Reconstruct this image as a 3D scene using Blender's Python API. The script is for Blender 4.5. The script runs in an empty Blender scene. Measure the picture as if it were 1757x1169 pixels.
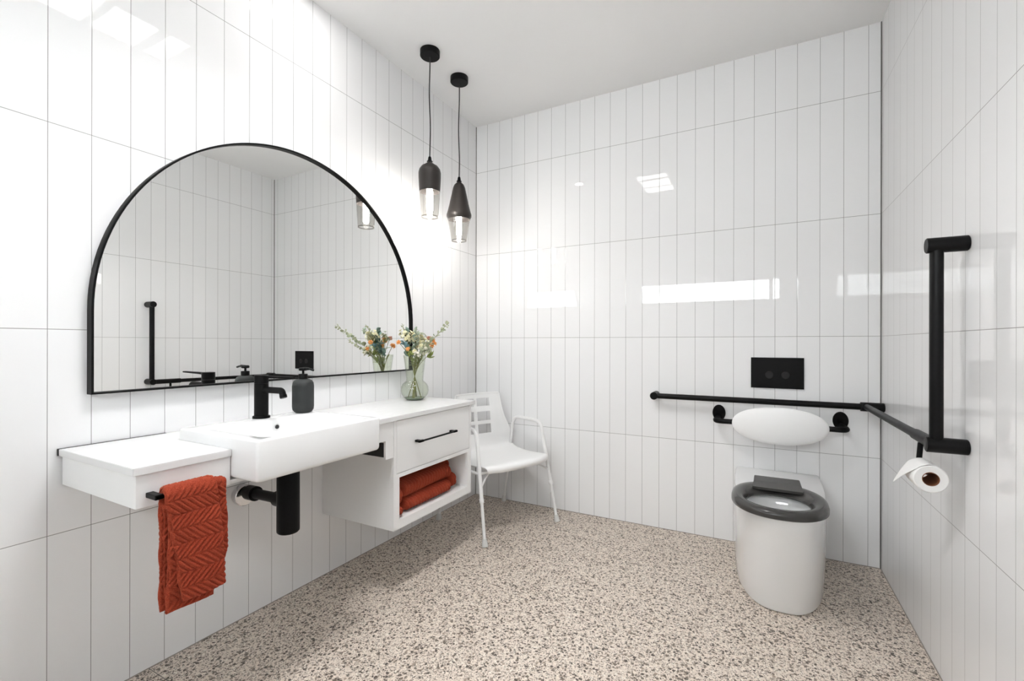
import bpy, bmesh, math, random
from mathutils import Vector, Matrix
PI = math.pi
random.seed(7)
S = bpy.context.scene
C = S.collection

# ------------------------------------------------------------------ materials
def new_mat(name):
    m = bpy.data.materials.new(name); m.use_nodes = True
    nt = m.node_tree; b = nt.nodes['Principled BSDF']
    return m, nt, b
def mat(name, col, rough=0.5, metal=0.0, spec=0.5, coat=0.0, sheen=0.0, sss=0.0):
    m, nt, b = new_mat(name)
    b.inputs['Base Color'].default_value = (*col, 1)
    b.inputs['Roughness'].default_value = rough
    b.inputs['Metallic'].default_value = metal
    b.inputs['Specular IOR Level'].default_value = spec
    b.inputs['Coat Weight'].default_value = coat
    b.inputs['Coat Roughness'].default_value = 0.05
    b.inputs['Sheen Weight'].default_value = sheen
    # faint procedural variation so no surface is dead flat
    tc = nt.nodes.new('ShaderNodeTexCoord'); n = nt.nodes.new('ShaderNodeTexNoise')
    n.inputs['Scale'].default_value = 35
    mr = nt.nodes.new('ShaderNodeMapRange')
    mr.inputs['To Min'].default_value = max(0.0, rough - 0.03); mr.inputs['To Max'].default_value = min(1.0, rough + 0.03)
    nt.links.new(tc.outputs['Object'], n.inputs['Vector'])
    nt.links.new(n.outputs['Fac'], mr.inputs['Value'])
    nt.links.new(mr.outputs['Result'], b.inputs['Roughness'])
    return m
def emit(name, col, strength):
    m = bpy.data.materials.new(name); m.use_nodes = True; nt = m.node_tree
    nt.nodes.remove(nt.nodes['Principled BSDF'])
    e = nt.nodes.new('ShaderNodeEmission'); e.inputs[0].default_value = (*col, 1); e.inputs[1].default_value = strength
    nt.links.new(e.outputs[0], nt.nodes['Material Output'].inputs[0]); return m
def thin_glass(name, tint, refl=0.10):
    m = bpy.data.materials.new(name); m.use_nodes = True; nt = m.node_tree
    nt.nodes.remove(nt.nodes['Principled BSDF'])
    t = nt.nodes.new('ShaderNodeBsdfTransparent'); t.inputs[0].default_value = (*tint, 1)
    g = nt.nodes.new('ShaderNodeBsdfGlossy'); g.inputs['Roughness'].default_value = 0.02
    lw = nt.nodes.new('ShaderNodeLayerWeight'); lw.inputs['Blend'].default_value = 0.5
    fr = math_node(nt, 'MULTIPLY_ADD', math_node(nt, 'POWER', lw.outputs['Facing'], 4.0), 0.75, 0.035)
    mx = nt.nodes.new('ShaderNodeMixShader')
    nt.links.new(fr, mx.inputs[0]); nt.links.new(t.outputs[0], mx.inputs[1]); nt.links.new(g.outputs[0], mx.inputs[2])
    nt.links.new(mx.outputs[0], nt.nodes['Material Output'].inputs[0]); return m

def math_node(nt, op, a, b=None, c=None):
    n = nt.nodes.new('ShaderNodeMath'); n.operation = op
    for i, v in enumerate((a, b, c)):
        if v is None: continue
        if isinstance(v, (int, float)): n.inputs[i].default_value = v
        else: nt.links.new(v, n.inputs[i])
    return n.outputs[0]
SW = 0.09988
def tile_mat(name, axis, off):
    """glossy white stack-bonded strip tile, 100 x 600 mm with grey grout"""
    m, nt, b = new_mat(name)
    tc = nt.nodes.new('ShaderNodeTexCoord'); sp = nt.nodes.new('ShaderNodeSeparateXYZ')
    nt.links.new(tc.outputs['Object'], sp.inputs[0])
    u = math_node(nt, 'SUBTRACT', sp.outputs[axis], off)
    v = math_node(nt, 'SUBTRACT', sp.outputs[2], 1.13934)
    du = math_node(nt, 'PINGPONG', u, SW / 2)       # distance to the nearest vertical joint
    dv = math_node(nt, 'PINGPONG', v, 0.3)
    lu = math_node(nt, 'LESS_THAN', du, 0.00085)
    lv = math_node(nt, 'LESS_THAN', dv, 0.00095)
    line = math_node(nt, 'MAXIMUM', lu, lv)
    fu = math_node(nt, 'FLOOR', math_node(nt, 'DIVIDE', u, SW)); fv = math_node(nt, 'FLOOR', math_node(nt, 'DIVIDE', v, 0.6))
    cb = nt.nodes.new('ShaderNodeCombineXYZ'); nt.links.new(fu, cb.inputs[0]); nt.links.new(fv, cb.inputs[1])
    wn = nt.nodes.new('ShaderNodeTexWhiteNoise'); nt.links.new(cb.outputs[0], wn.inputs['Vector'])
    cr = nt.nodes.new('ShaderNodeValToRGB')
    cr.color_ramp.elements[0].color = (0.885, 0.886, 0.894, 1); cr.color_ramp.elements[1].color = (0.907, 0.906, 0.912, 1)
    nt.links.new(wn.outputs['Value'], cr.inputs[0])
    mx = nt.nodes.new('ShaderNodeMix'); mx.data_type = 'RGBA'
    nt.links.new(line, mx.inputs[0]); nt.links.new(cr.outputs[0], mx.inputs[6]); mx.inputs[7].default_value = (0.27, 0.265, 0.26, 1)
    nt.links.new(mx.outputs[2], b.inputs['Base Color'])
    r = math_node(nt, 'MULTIPLY_ADD', line, 0.75, 0.012); nt.links.new(r, b.inputs['Roughness'])
    b.inputs['Specular IOR Level'].default_value = 0.55
    # pillow at the joints
    hu = math_node(nt, 'MINIMUM', math_node(nt, 'DIVIDE', du, 0.0022), 1.0)
    hv = math_node(nt, 'MINIMUM', math_node(nt, 'DIVIDE', dv, 0.0022), 1.0)
    h = math_node(nt, 'MINIMUM', hu, hv)
    bp = nt.nodes.new('ShaderNodeBump'); bp.inputs['Strength'].default_value = 0.15; bp.inputs['Distance'].default_value = 0.0008
    nt.links.new(h, bp.inputs['Height']); nt.links.new(bp.outputs[0], b.inputs['Normal'])
    return m
M_TL = tile_mat('tile_left', 1, -0.0047); M_TB = tile_mat('tile_back', 0, 0.0946); M_TR = tile_mat('tile_right', 1, -0.0287)

def floor_mat():
    m, nt, b = new_mat('terrazzo')
    tc = nt.nodes.new('ShaderNodeTexCoord')
    # slightly warped coordinates make the chips irregular
    nz = nt.nodes.new('ShaderNodeTexNoise'); nz.inputs['Scale'].default_value = 60; nz.inputs['Detail'].default_value = 2
    nt.links.new(tc.outputs['Object'], nz.inputs['Vector'])
    vm = nt.nodes.new('ShaderNodeVectorMath'); vm.operation = 'MULTIPLY_ADD'
    nt.links.new(nz.outputs['Color'], vm.inputs[0]); vm.inputs[1].default_value = (0.012, 0.012, 0.0)
    nt.links.new(tc.outputs['Object'], vm.inputs[2])
    def vor(scale, feat='F1'):
        v = nt.nodes.new('ShaderNodeTexVoronoi'); v.feature = feat; v.voronoi_dimensions = '2D'
        v.inputs['Scale'].default_value = scale; nt.links.new(vm.outputs[0], v.inputs['Vector']); return v
    def mixc(f, a, bb):
        mx = nt.nodes.new('ShaderNodeMix'); mx.data_type = 'RGBA'
        nt.links.new(f, mx.inputs[0])
        for i, x in ((6, a), (7, bb)):
            if isinstance(x, tuple): mx.inputs[i].default_value = (*x, 1)
            else: nt.links.new(x, mx.inputs[i])
        return mx.outputs[2]
    def ramp(fac, stops):
        cr = nt.nodes.new('ShaderNodeValToRGB'); cr.color_ramp.interpolation = 'CONSTANT'; el = cr.color_ramp.elements
        el[0].position = stops[0][0]; el[0].color = (*stops[0][1], 1); el[1].position = stops[1][0]; el[1].color = (*stops[1][1], 1)
        for p, c in stops[2:]: e = el.new(p); e.color = (*c, 1)
        nt.links.new(fac, cr.inputs[0]); return cr.outputs[0]
    def chips(scale, size, keep, stops, under):
        v = vor(scale); sc = nt.nodes.new('ShaderNodeSeparateColor'); nt.links.new(v.outputs['Color'], sc.inputs[0])
        rad = math_node(nt, 'MULTIPLY_ADD', sc.outputs[1], size * .5, size * .6)
        m1 = math_node(nt, 'LESS_THAN', v.outputs['Distance'], rad); m2 = math_node(nt, 'LESS_THAN', sc.outputs[2], keep)
        return mixc(math_node(nt, 'MULTIPLY', m1, m2), under, ramp(sc.outputs[0], stops))
    n2 = nt.nodes.new('ShaderNodeTexNoise'); n2.inputs['Scale'].default_value = 110; n2.inputs['Detail'].default_value = 3
    nt.links.new(tc.outputs['Object'], n2.inputs['Vector'])
    g = nt.nodes.new('ShaderNodeValToRGB'); g.color_ramp.elements[0].position = .38; g.color_ramp.elements[1].position = .62
    g.color_ramp.elements[0].color = (0.60, 0.51, 0.435, 1); g.color_ramp.elements[1].color = (0.79, 0.695, 0.605, 1)
    nt.links.new(n2.outputs['Fac'], g.inputs[0])
    base = chips(150, .55, .52, [(0, (.30, .25, .21)), (.22, (.42, .355, .30)), (.45, (.68, .60, .52)), (.75, (.80, .73, .64))], g.outputs[0])
    base = chips(92, .50, .42, [(0, (.085, .066, .052)), (.30, (.18, .14, .11)), (.52, (.34, .27, .215)), (.70, (.68, .60, .52)), (.9, (.80, .74, .66))], base)
    base = chips(230, .5, .30, [(0, (.10, .085, .07)), (.6, (.24, .20, .165))], base)
    # one slab joint across the floor
    sp = nt.nodes.new('ShaderNodeSeparateXYZ'); nt.links.new(tc.outputs['Object'], sp.inputs[0])
    j = math_node(nt, 'LESS_THAN', math_node(nt, 'ABSOLUTE', math_node(nt, 'ADD', sp.outputs[1], 2.048)), 0.0012)
    col = mixc(j, base, (0.12, 0.11, 0.10))
    nt.links.new(col, b.inputs['Base Color'])
    b.inputs['Roughness'].default_value = 0.42; b.inputs['Specular IOR Level'].default_value = 0.35
    return m
M_FLOOR = floor_mat()
M_CEIL = mat('ceiling_paint', (0.94, 0.938, 0.936), 0.9, spec=0.1)
M_LAM = mat('white_laminate', (0.90, 0.90, 0.897), 0.32, spec=0.45)
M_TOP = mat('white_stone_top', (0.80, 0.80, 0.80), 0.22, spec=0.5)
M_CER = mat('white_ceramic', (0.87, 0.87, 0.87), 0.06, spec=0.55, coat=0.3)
M_BLACK = mat('matte_black', (0.0035, 0.0035, 0.0037), 0.42, spec=0.13)
M_BLACKR = mat('black_powder_rail', (0.003, 0.003, 0.0032), 0.38, spec=0.16)
M_BTN = mat('black_button', (0.010, 0.010, 0.010), 0.3, spec=0.3)
M_DARKGAP = mat('packer_and_recess_shade', (0.02, 0.02, 0.02), 0.8)  # wall packers, and the painted shade inside the support channel
M_CHROME = mat('chrome', (0.75, 0.75, 0.76), 0.15, metal=1.0)
M_SOAP = mat('charcoal_bottle', (0.038, 0.041, 0.041), 0.62, spec=0.2)
M_SEAT = mat('grey_seat_plastic', (0.048, 0.046, 0.044), 0.20, spec=0.32)
M_CHAIR = mat('white_chair_plastic', (0.87, 0.87, 0.865), 0.38, spec=0.35)
M_TUBE = mat('white_powder_tube', (0.86, 0.86, 0.857), 0.30, spec=0.45)
M_RUBBER = mat('grey_white_rubber', (0.66, 0.66, 0.64), 0.7)
M_PAD = mat('white_pad', (0.93, 0.928, 0.925), 0.40, spec=0.4)
M_PAPER = mat('toilet_paper', (0.86, 0.855, 0.845), 0.95, spec=0.05)
M_CARD = mat('brown_card', (0.20, 0.085, 0.045), 0.9, spec=0.05)
M_GREYSEAL = mat('grey_sealant', (0.12, 0.115, 0.11), 0.6)
M_GUN = mat('dark_bronze_shade', (0.030, 0.026, 0.024), 0.38, metal=0.35, spec=.35)
M_CORD = mat('black_fabric_cord', (0.03, 0.03, 0.03), 0.8)
M_GLS = thin_glass('smoked_glass', (0.80, 0.79, 0.77))
M_VASE = thin_glass('green_vase_glass', (0.955, 0.972, 0.935))
M_PANE = thin_glass('window_glass', (0.95, 0.96, 0.96))
M_BULB = emit('bulb_glow', (1.0, 0.97, 0.93), 125)
M_PANEL = emit('heater_panel', (1.0, 0.975, 0.94), 10)
M_DL = emit('downlight_glow', (1.0, 0.985, 0.96), 130)
M_WFRAME = mat('window_frame_black', (0.02, 0.02, 0.02), 0.4)
def towel_mat():
    m, nt, b = new_mat('rust_terry')
    tc = nt.nodes.new('ShaderNodeTexCoord'); n = nt.nodes.new('ShaderNodeTexNoise'); n.inputs['Scale'].default_value = 420; n.inputs['Detail'].default_value = 3
    nt.links.new(tc.outputs['Object'], n.inputs['Vector'])
    cr = nt.nodes.new('ShaderNodeValToRGB')
    cr.color_ramp.elements[0].position = 0.3; cr.color_ramp.elements[0].color = (0.21, 0.027, 0.014, 1)
    cr.color_ramp.elements[1].position = 0.7; cr.color_ramp.elements[1].color = (0.38, 0.066, 0.031, 1)
    nt.links.new(n.outputs['Fac'], cr.inputs[0]); nt.links.new(cr.outputs[0], b.inputs['Base Color'])
    b.inputs['Roughness'].default_value = 0.95; b.inputs['Specular IOR Level'].default_value = 0.1
    b.inputs['Sheen Weight'].default_value = 0.12; b.inputs['Sheen Tint'].default_value = (0.9, 0.45, 0.3, 1)
    bp = nt.nodes.new('ShaderNodeBump'); bp.inputs['Strength'].default_value = 0.6; bp.inputs['Distance'].default_value = 0.0015
    nt.links.new(n.outputs['Fac'], bp.inputs['Height']); nt.links.new(bp.outputs[0], b.inputs['Normal'])
    return m
M_TOWEL = towel_mat()
M_MIRROR, _nt, _b = new_mat('mirror_glass')
_b.inputs['Metallic'].default_value = 1.0; _b.inputs['Roughness'].default_value = 0.0; _b.inputs['Base Color'].default_value = (0.955, 0.965, 0.957, 1)
def leafy(name, a, bcol, rough=0.6):
    m, nt, b = new_mat(name)
    tc = nt.nodes.new('ShaderNodeTexCoord'); n = nt.nodes.new('ShaderNodeTexNoise'); n.inputs['Scale'].default_value = 45
    nt.links.new(tc.outputs['Object'], n.inputs['Vector'])
    cr = nt.nodes.new('ShaderNodeValToRGB'); cr.color_ramp.elements[0].position = .35; cr.color_ramp.elements[1].position = .65
    cr.color_ramp.elements[0].color = (*a, 1); cr.color_ramp.elements[1].color = (*bcol, 1)
    nt.links.new(n.outputs['Fac'], cr.inputs[0]); nt.links.new(cr.outputs[0], b.inputs['Base Color'])
    b.inputs['Roughness'].default_value = rough; return m
M_STEM = leafy('green_stem', (0.16, 0.17, 0.04), (0.26, 0.26, 0.08))
M_LEAFP = leafy('pale_leaf', (0.33, 0.38, 0.25), (0.48, 0.50, 0.34))
M_LEAFE = leafy('eucalyptus_leaf', (0.11, 0.20, 0.17), (0.25, 0.34, 0.28))
M_LEAFM = leafy('mid_leaf', (0.24, 0.32, 0.25), (0.42, 0.48, 0.36))
M_LEAFT = leafy('teal_leaf', (0.12, 0.25, 0.27), (0.20, 0.36, 0.38))
M_LEAFG = leafy('green_leaf', (0.18, 0.24, 0.05), (0.34, 0.40, 0.12))
M_ORANGE = leafy('orange_petal', (0.80, 0.30, 0.07), (0.90, 0.48, 0.18))
M_CREAM = leafy('cream_petal', (0.78, 0.72, 0.42), (0.86, 0.83, 0.62))
M_WHITEP = leafy('white_petal', (0.86, 0.82, 0.68), (0.90, 0.87, 0.78))
M_PINK = leafy('salmon_petal', (0.60, 0.27, 0.18), (0.74, 0.42, 0.30))

# ------------------------------------------------------------------ helpers
def root_of(p):
    while p.parent: p = p.parent
    return p
def obj(name, bm, m, parent=None, smooth=False, auto=None):
    if parent is not None:
        r = root_of(parent)
        if not r.get('_local'): bmesh.ops.translate(bm, verts=bm.verts, vec=-r.location)
    bmesh.ops.recalc_face_normals(bm, faces=bm.faces)
    me = bpy.data.meshes.new(name); bm.to_mesh(me); bm.free()
    o = bpy.data.objects.new(name, me); C.objects.link(o)
    if m: me.materials.append(m)
    if parent is not None: o.parent = parent
    if smooth:
        for p in me.polygons: p.use_smooth = True
        if auto:
            me.set_sharp_from_angle(angle=math.radians(auto))
    return o
def thing(name, label, cat, loc, group=None, rot=0, local=False):
    o = bpy.data.objects.new(name, None); C.objects.link(o)
    o.location = loc; o.rotation_euler = (0, 0, rot); o.empty_display_size = .05
    o['label'] = label; o['category'] = cat
    if group: o['group'] = group
    if local: o['_local'] = 1
    return o
def tag(o, label, cat, group=None):
    o['label'] = label; o['category'] = cat
    if group: o['group'] = group
    return o
def struct(name, bm, m, parent=None):
    o = obj(name, bm, m, parent)
    if parent is None: o['kind'] = 'structure'
    return o
def box(bm, x0, x1, y0, y1, z0, z1, bev=0.0, seg=2):
    r = bmesh.ops.create_cube(bm, size=1)
    vs = r['verts']
    for v in vs:
        v.co = Vector(((x0 + x1) / 2 + v.co.x * (x1 - x0), (y0 + y1) / 2 + v.co.y * (y1 - y0), (z0 + z1) / 2 + v.co.z * (z1 - z0)))
    if bev:
        es = list({e for v in vs for e in v.link_edges})
        bmesh.ops.bevel(bm, geom=es, offset=bev, segments=seg, affect='EDGES', profile=.5)
def B(*a, **k):
    bm = bmesh.new(); box(bm, *a, **k); return bm
def tube(bm, pts, r, seg=16, cap=True, rounded=False):
    """tube along points; r is a number or a list"""
    pts = [Vector(p) for p in pts]; n = len(pts)
    rs = r if isinstance(r, (list, tuple)) else [r] * n
    t0 = (pts[1] - pts[0]).normalized()
    a = Vector((0, 0, 1)) if abs(t0.z) < .9 else Vector((1, 0, 0))
    nrm = t0.cross(a).normalized(); rings = []
    for i in range(n):
        t = (pts[min(i + 1, n - 1)] - pts[max(i - 1, 0)]).normalized()
        nrm = (nrm - t * nrm.dot(t)).normalized(); bn = t.cross(nrm)
        rings.append([bm.verts.new(pts[i] + (nrm * math.cos(2 * PI * k / seg) + bn * math.sin(2 * PI * k / seg)) * rs[i]) for k in range(seg)])
    for a_, b_ in zip(rings, rings[1:]):
        for k in range(seg): bm.faces.new((a_[k], a_[(k + 1) % seg], b_[(k + 1) % seg], b_[k]))
    if cap: bm.faces.new(rings[0][::-1]); bm.faces.new(rings[-1])
def cyl(bm, a, b, r, seg=32, bev=0.0015):
    """cylinder between two points with a small rounded edge"""
    a = Vector(a); b = Vector(b); d = (b - a); L = d.length; d.normalize()
    if bev and L > 2.2 * bev:
        tube(bm, [a, a + d * .0001, a + d * bev, b - d * bev, b - d * .0001, b], [r - bev, r - bev, r, r, r - bev, r - bev], seg)
    else: tube(bm, [a, b], r, seg)
def fillet(pts, rad, n=6):
    """round the inner corners of a polyline"""
    pts = [Vector(p) for p in pts]; out = [pts[0]]
    for i in range(1, len(pts) - 1):
        p, a, b = pts[i], pts[i - 1], pts[i + 1]
        da = (a - p); db = (b - p); r = min(rad, da.length * .49, db.length * .49)
        s = p + da.normalized() * r; e = p + db.normalized() * r
        for k in range(n + 1):
            t = k / n; out.append(s * (1 - t) ** 2 + p * 2 * t * (1 - t) + e * t * t)
    out.append(pts[-1]); return out
def lathe(bm, prof, c=(0, 0, 0), seg=40, close=False):
    c = Vector(c); rings = []
    for r, z in prof:
        if r < 1e-5: rings.append([bm.verts.new(c + Vector((0, 0, z)))])
        else: rings.append([bm.verts.new(c + Vector((r * math.cos(2 * PI * k / seg), r * math.sin(2 * PI * k / seg), z))) for k in range(seg)])
    prs = list(zip(rings, rings[1:]))
    if close: prs.append((rings[-1], rings[0]))
    for a, b in prs:
        if len(a) == 1 and len(b) == 1: continue
        for k in range(seg):
            k2 = (k + 1) % seg
            if len(a) == 1: bm.faces.new((a[0], b[k2], b[k]))
            elif len(b) == 1: bm.faces.new((a[k], a[k2], b[0]))
            else: bm.faces.new((a[k], a[k2], b[k2], b[k]))
def loft(bm, loops, cap0=True, cap1=True):
    rings = [[bm.verts.new(p) for p in L] for L in loops]
    n = len(rings[0])
    for a, b in zip(rings, rings[1:]):
        for k in range(n): bm.faces.new((a[k], a[(k + 1) % n], b[(k + 1) % n], b[k]))
    if cap0: bm.faces.new(rings[0][::-1])
    if cap1: bm.faces.new(rings[-1])
def rrect(x0, x1, y0, y1, r, z, n=6):
    out = []
    for cx, cy, a0 in ((x1 - r, y1 - r, 0), (x0 + r, y1 - r, 90), (x0 + r, y0 + r, 180), (x1 - r, y0 + r, 270)):
        for k in range(n + 1):
            a = math.radians(a0 + 90 * k / n); out.append(Vector((cx + r * math.cos(a), cy + r * math.sin(a), z)))
    return out
def shell(bm, P, th, disp=None):
    """closed cloth from a grid of points P[i][j]; disp(i,j) pushes the outer face"""
    ni, nj = len(P), len(P[0]); N = []
    for i in range(ni):
        row = []
        for j in range(nj):
            du = P[min(i + 1, ni - 1)][j] - P[max(i - 1, 0)][j]; dv = P[i][min(j + 1, nj - 1)] - P[i][max(j - 1, 0)]
            row.append(du.cross(dv).normalized())
        N.append(row)
    def edge(i, j):
        a = min(i, ni - 1 - i); b = min(j, nj - 1 - j); return min(1.0, (min(a, b) + .25) / 2.0)
    T = [[bm.verts.new(P[i][j] + N[i][j] * (th / 2 + (disp(i, j) if disp else 0)) * edge(i, j)) for j in range(nj)] for i in range(ni)]
    U = [[bm.verts.new(P[i][j] - N[i][j] * (th / 2 + (disp(i, j) * .6 if disp else 0)) * edge(i, j)) for j in range(nj)] for i in range(ni)]
    for i in range(ni - 1):
        for j in range(nj - 1):
            bm.faces.new((T[i][j], T[i][j + 1], T[i + 1][j + 1], T[i + 1][j])); bm.faces.new((U[i][j], U[i + 1][j], U[i + 1][j + 1], U[i][j + 1]))
    for i in range(ni - 1):
        bm.faces.new((T[i][0], T[i + 1][0], U[i + 1][0], U[i][0])); bm.faces.new((T[i][-1], U[i][-1], U[i + 1][-1], T[i + 1][-1]))
    for j in range(nj - 1):
        bm.faces.new((T[0][j], U[0][j], U[0][j + 1], T[0][j + 1])); bm.faces.new((T[-1][j], T[-1][j + 1], U[-1][j + 1], U[-1][j]))
def chevron(u, v, band=0.030, pitch=0.0085):
    k = math.floor(v / band); f = v - k * band
    ph = (u + (f if k % 2 else band - f)) / pitch
    edge = min(f, band - f)
    h = abs(math.sin(PI * ph)) ** .8
    return h * min(1, edge / .0035 * .7 + .3)

# ------------------------------------------------------------------ room
W, YF, H, T = 2.3436, -3.75, 2.678, 0.08
struct('floor', B(-T, W + T, YF - T, T, -0.10, 0.0), M_FLOOR)
struct('ceiling', B(-T, W + T, YF - T, T, H, H + .1), M_CEIL)
struct('wall_left', B(-T, 0, YF, 0, 0, H), M_TL)
struct('wall_back', B(-T, W + T, 0, T, 0, H), M_TB)
struct('wall_right', B(W, W + T, YF, 0, 0, H), M_TR)
WX0, WX1, WZ0, WZ1 = 0.36, 2.07, 1.65, 1.93
bm = bmesh.new()
box(bm, -T, W + T, YF - T, YF, 0, WZ0); box(bm, -T, W + T, YF - T, YF, WZ1, H)
box(bm, -T, WX0, YF - T, YF, WZ0, WZ1); box(bm, WX1, W + T, YF - T, YF, WZ0, WZ1)
struct('wall_front', bm, M_TB)
w = thing('window_1', 'long narrow strip window high in the wall facing the toilet', 'window', (1.2, YF, WZ0))
w['kind'] = 'structure'
bm = bmesh.new(); f = .018
box(bm, WX0, WX1, YF - .06, YF - .02, WZ0, WZ0 + f); box(bm, WX0, WX1, YF - .06, YF - .02, WZ1 - f, WZ1)
box(bm, WX0, WX0 + f, YF - .06, YF - .02, WZ0, WZ1); box(bm, WX1 - f, WX1, YF - .06, YF - .02, WZ0, WZ1)
box(bm, 1.94, 1.985, YF - .058, YF - .022, WZ0, WZ1)
obj('window_frame', bm, M_WFRAME, w); obj('window_pane', B(WX0, WX1, YF - .043, YF - .038, WZ0, WZ1), M_PANE, w)
bm = bmesh.new(); tube(bm, [(0.0, 0.0, 0), (0.0, 0.0, H)], .0032, 12); struct('trim_1', bm, M_GREYSEAL)
bm = bmesh.new(); tube(bm, [(W, 0.0, 0), (W, 0.0, H)], .0045, 12); struct('trim_2', bm, M_GREYSEAL)
# sealant bead along the foot of the walls
bm = bmesh.new()
tube(bm, [(0, YF, 0), (0, 0, 0)], .0028, 8); tube(bm, [(0, 0, 0), (W, 0, 0)], .0028, 8); tube(bm, [(W, 0, 0), (W, YF, 0)], .0028, 8)
struct('trim_3', bm, mat('floor_sealant', (.30, .27, .24), .6))

# ------------------------------------------------------------------ ceiling fittings
t = thing('ceiling_heater_light', 'white square bathroom heater light with three glowing panels on the ceiling', 'heater', (.94, -1.76, H))
bm = bmesh.new(); box(bm, .795, 1.085, -2.03, -1.495, H - .022, H - .001, .006); obj('housing', bm, M_CEIL, t)
for y0, y1 in ((-2.012, -1.872), (-1.830, -1.656), (-1.602, -1.514)):
    obj('light_panel', B(.812, 1.072, y0, y1, H - .0245, H - .0215), M_PANEL, t)
t = thing('downlight', 'small round recessed ceiling downlight above the basin', 'light', (.257, -1.485, H))
bm = bmesh.new(); lathe(bm, [(.036, -.002), (.052, -.004), (.055, -.0005), (.036, -.0005)], (.257, -1.485, H), 40, close=True); obj('trim_ring', bm, M_CEIL, t, True, 40)
bm = bmesh.new(); lathe(bm, [(0, -.0022), (.0355, -.0022), (.0355, -.0008), (0, -.0008)], (.257, -1.485, H), 32); obj('lamp_lens', bm, M_DL, t)

def pendant(cx, cy, label, neck_z, prof_metal, prof_glass, bulb):
    t = thing('pendant_light', label, 'light', (cx, cy, neck_z), 'black pendant lights beside the mirror')
    bm = bmesh.new(); lathe(bm, [(0, 0), (.052, 0), (.0525, -.002), (.0525, -.030), (.049, -.034), (0, -.034)], (cx, cy, H), 40); obj('canopy', bm, M_BLACK, t, True, 40)
    bm = bmesh.new(); n = 26; z1 = H - .030
    ph = random.random() * 6
    pts = [(cx + .0028 * math.sin(ph + 7.5 * k / n) * math.sin(PI * k / n), cy + .0028 * math.cos(ph + 6 * k / n) * math.sin(PI * k / n), z1 + (neck_z - z1) * k / n) for k in range(n + 1)]
    tube(bm, pts, .0034, 10); obj('cord', bm, M_CORD, t, True)
    bm = bmesh.new(); lathe(bm, [(0, .014), (.0065, .014), (.0085, .008), (.010, -.004), (.016, -.012), (0, -.012)], (cx, cy, neck_z), 24); obj('cord_grip', bm, M_BLACK, t, True, 40)
    bm = bmesh.new(); p = prof_metal; lathe(bm, p + [(r - .0022, z) for r, z in p[::-1] if r > .004], (cx, cy, 0), 48, close=False); obj('metal_shade', bm, M_GUN, t, True, 35)
    bm = bmesh.new(); lathe(bm, prof_glass, (cx, cy, 0), 48); obj('glass_shade', bm, M_GLS, t, True, 60)
    bm = bmesh.new(); zb = prof_glass[-1][1]; rb = prof_glass[-1][0]
    lathe(bm, [(rb - .004, zb), (rb + .001, zb), (rb + .001, zb + .006), (rb - .004, zb + .006)], (cx, cy, 0), 48, close=True); obj('glass_rim', bm, M_GLS, t, True, 60)
    bm = bmesh.new(); z0, z1, r = bulb
    lathe(bm, [(0, z0), (r * .6, z0 + .004), (r, z0 + .016), (r, z1 - .03), (r * .75, z1 - .008), (.011, z1)], (cx, cy, 0), 24); obj('bulb', bm, M_BULB, t, True)
    bm = bmesh.new(); lathe(bm, [(.0125, z1 - .006), (.014, z1 - .004), (.014, z1 + .035), (0, z1 + .038)], (cx, cy, 0), 24); obj('lamp_holder', bm, M_BLACK, t, True, 40)
    return t
k1, k2 = (.252, -.862), (.250, -.582)
pendant(*k1, 'left hanging pendant lamp with rounded dark metal shade over clear glass', 2.092,
        [(.003, 2.086), (.012, 2.076), (.026, 2.064), (.044, 2.053), (.056, 2.036), (.060, 2.018), (.0595, 1.99), (.0575, 1.95), (.055, 1.916)],
        [(.0545, 1.918), (.0525, 1.88), (.050, 1.84), (.047, 1.795), (.0455, 1.778)], (1.800, 1.945, .017))
pendant(*k2, 'right hanging pendant lamp, lower one with diamond shaped dark metal shade', 2.072,
        [(.003, 2.064), (.012, 2.055), (.028, 2.040), (.036, 2.022), (.046, 1.975), (.058, 1.918), (.068, 1.880), (.0735, 1.862), (.073, 1.850), (.066, 1.836), (.0665, 1.833)],
        [(.0645, 1.836), (.060, 1.805), (.053, 1.765), (.047, 1.725), (.0435, 1.706)], (1.730, 1.870, .015))

# ------------------------------------------------------------------ mirror
MY, MZ, MR, MZ0 = -1.474, 1.199, .739, .942
def arch(r, zb, n=72):
    pts = [(MY - r, zb), (MY + r, zb)]
    for k in range(n + 1):
        a = PI * k / n; pts.append((MY + r * math.cos(a), MZ + r * math.sin(a)))
    return pts
t = thing('mirror', 'large arched wall mirror with thin black frame above the basin', 'mirror', (0, MY, MZ0))
o1, o2 = arch(MR, MZ0), arch(MR - .0065, MZ0 + .0065)
bm = bmesh.new(); fx = .032
L = [[bm.verts.new((x, y, z)) for y, z in pp] for pp, x in ((o1, .0005), (o1, fx - .0015), ([(MY + (y - MY) * .9985, z + (.0012 if z < MZ else 0)) for y, z in o1], fx), ([(MY + (y - MY) * 1.0015, z - (.0010 if z < MZ else 0)) for y, z in o2], fx), (o2, fx - .0015), (o2, .0005))]
n = len(o1)
for a, b in zip(L, L[1:] + L[:1]):
    for k in range(n): bm.faces.new((a[k], a[(k + 1) % n], b[(k + 1) % n], b[k]))
obj('mirror_frame', bm, M_BLACK, t, True, 35)
bm = bmesh.new(); pp = arch(MR - .0063, MZ0 + .0063)
a = [bm.verts.new((.004, y, z)) for y, z in pp]; b = [bm.verts.new((.018, y, z)) for y, z in pp]
bm.faces.new(a[::-1]); bm.faces.new(b)
for k in range(n): bm.faces.new((a[k], a[(k + 1) % n], b[(k + 1) % n], b[k]))
obj('mirror_glass', bm, M_MIRROR, t)

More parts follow.
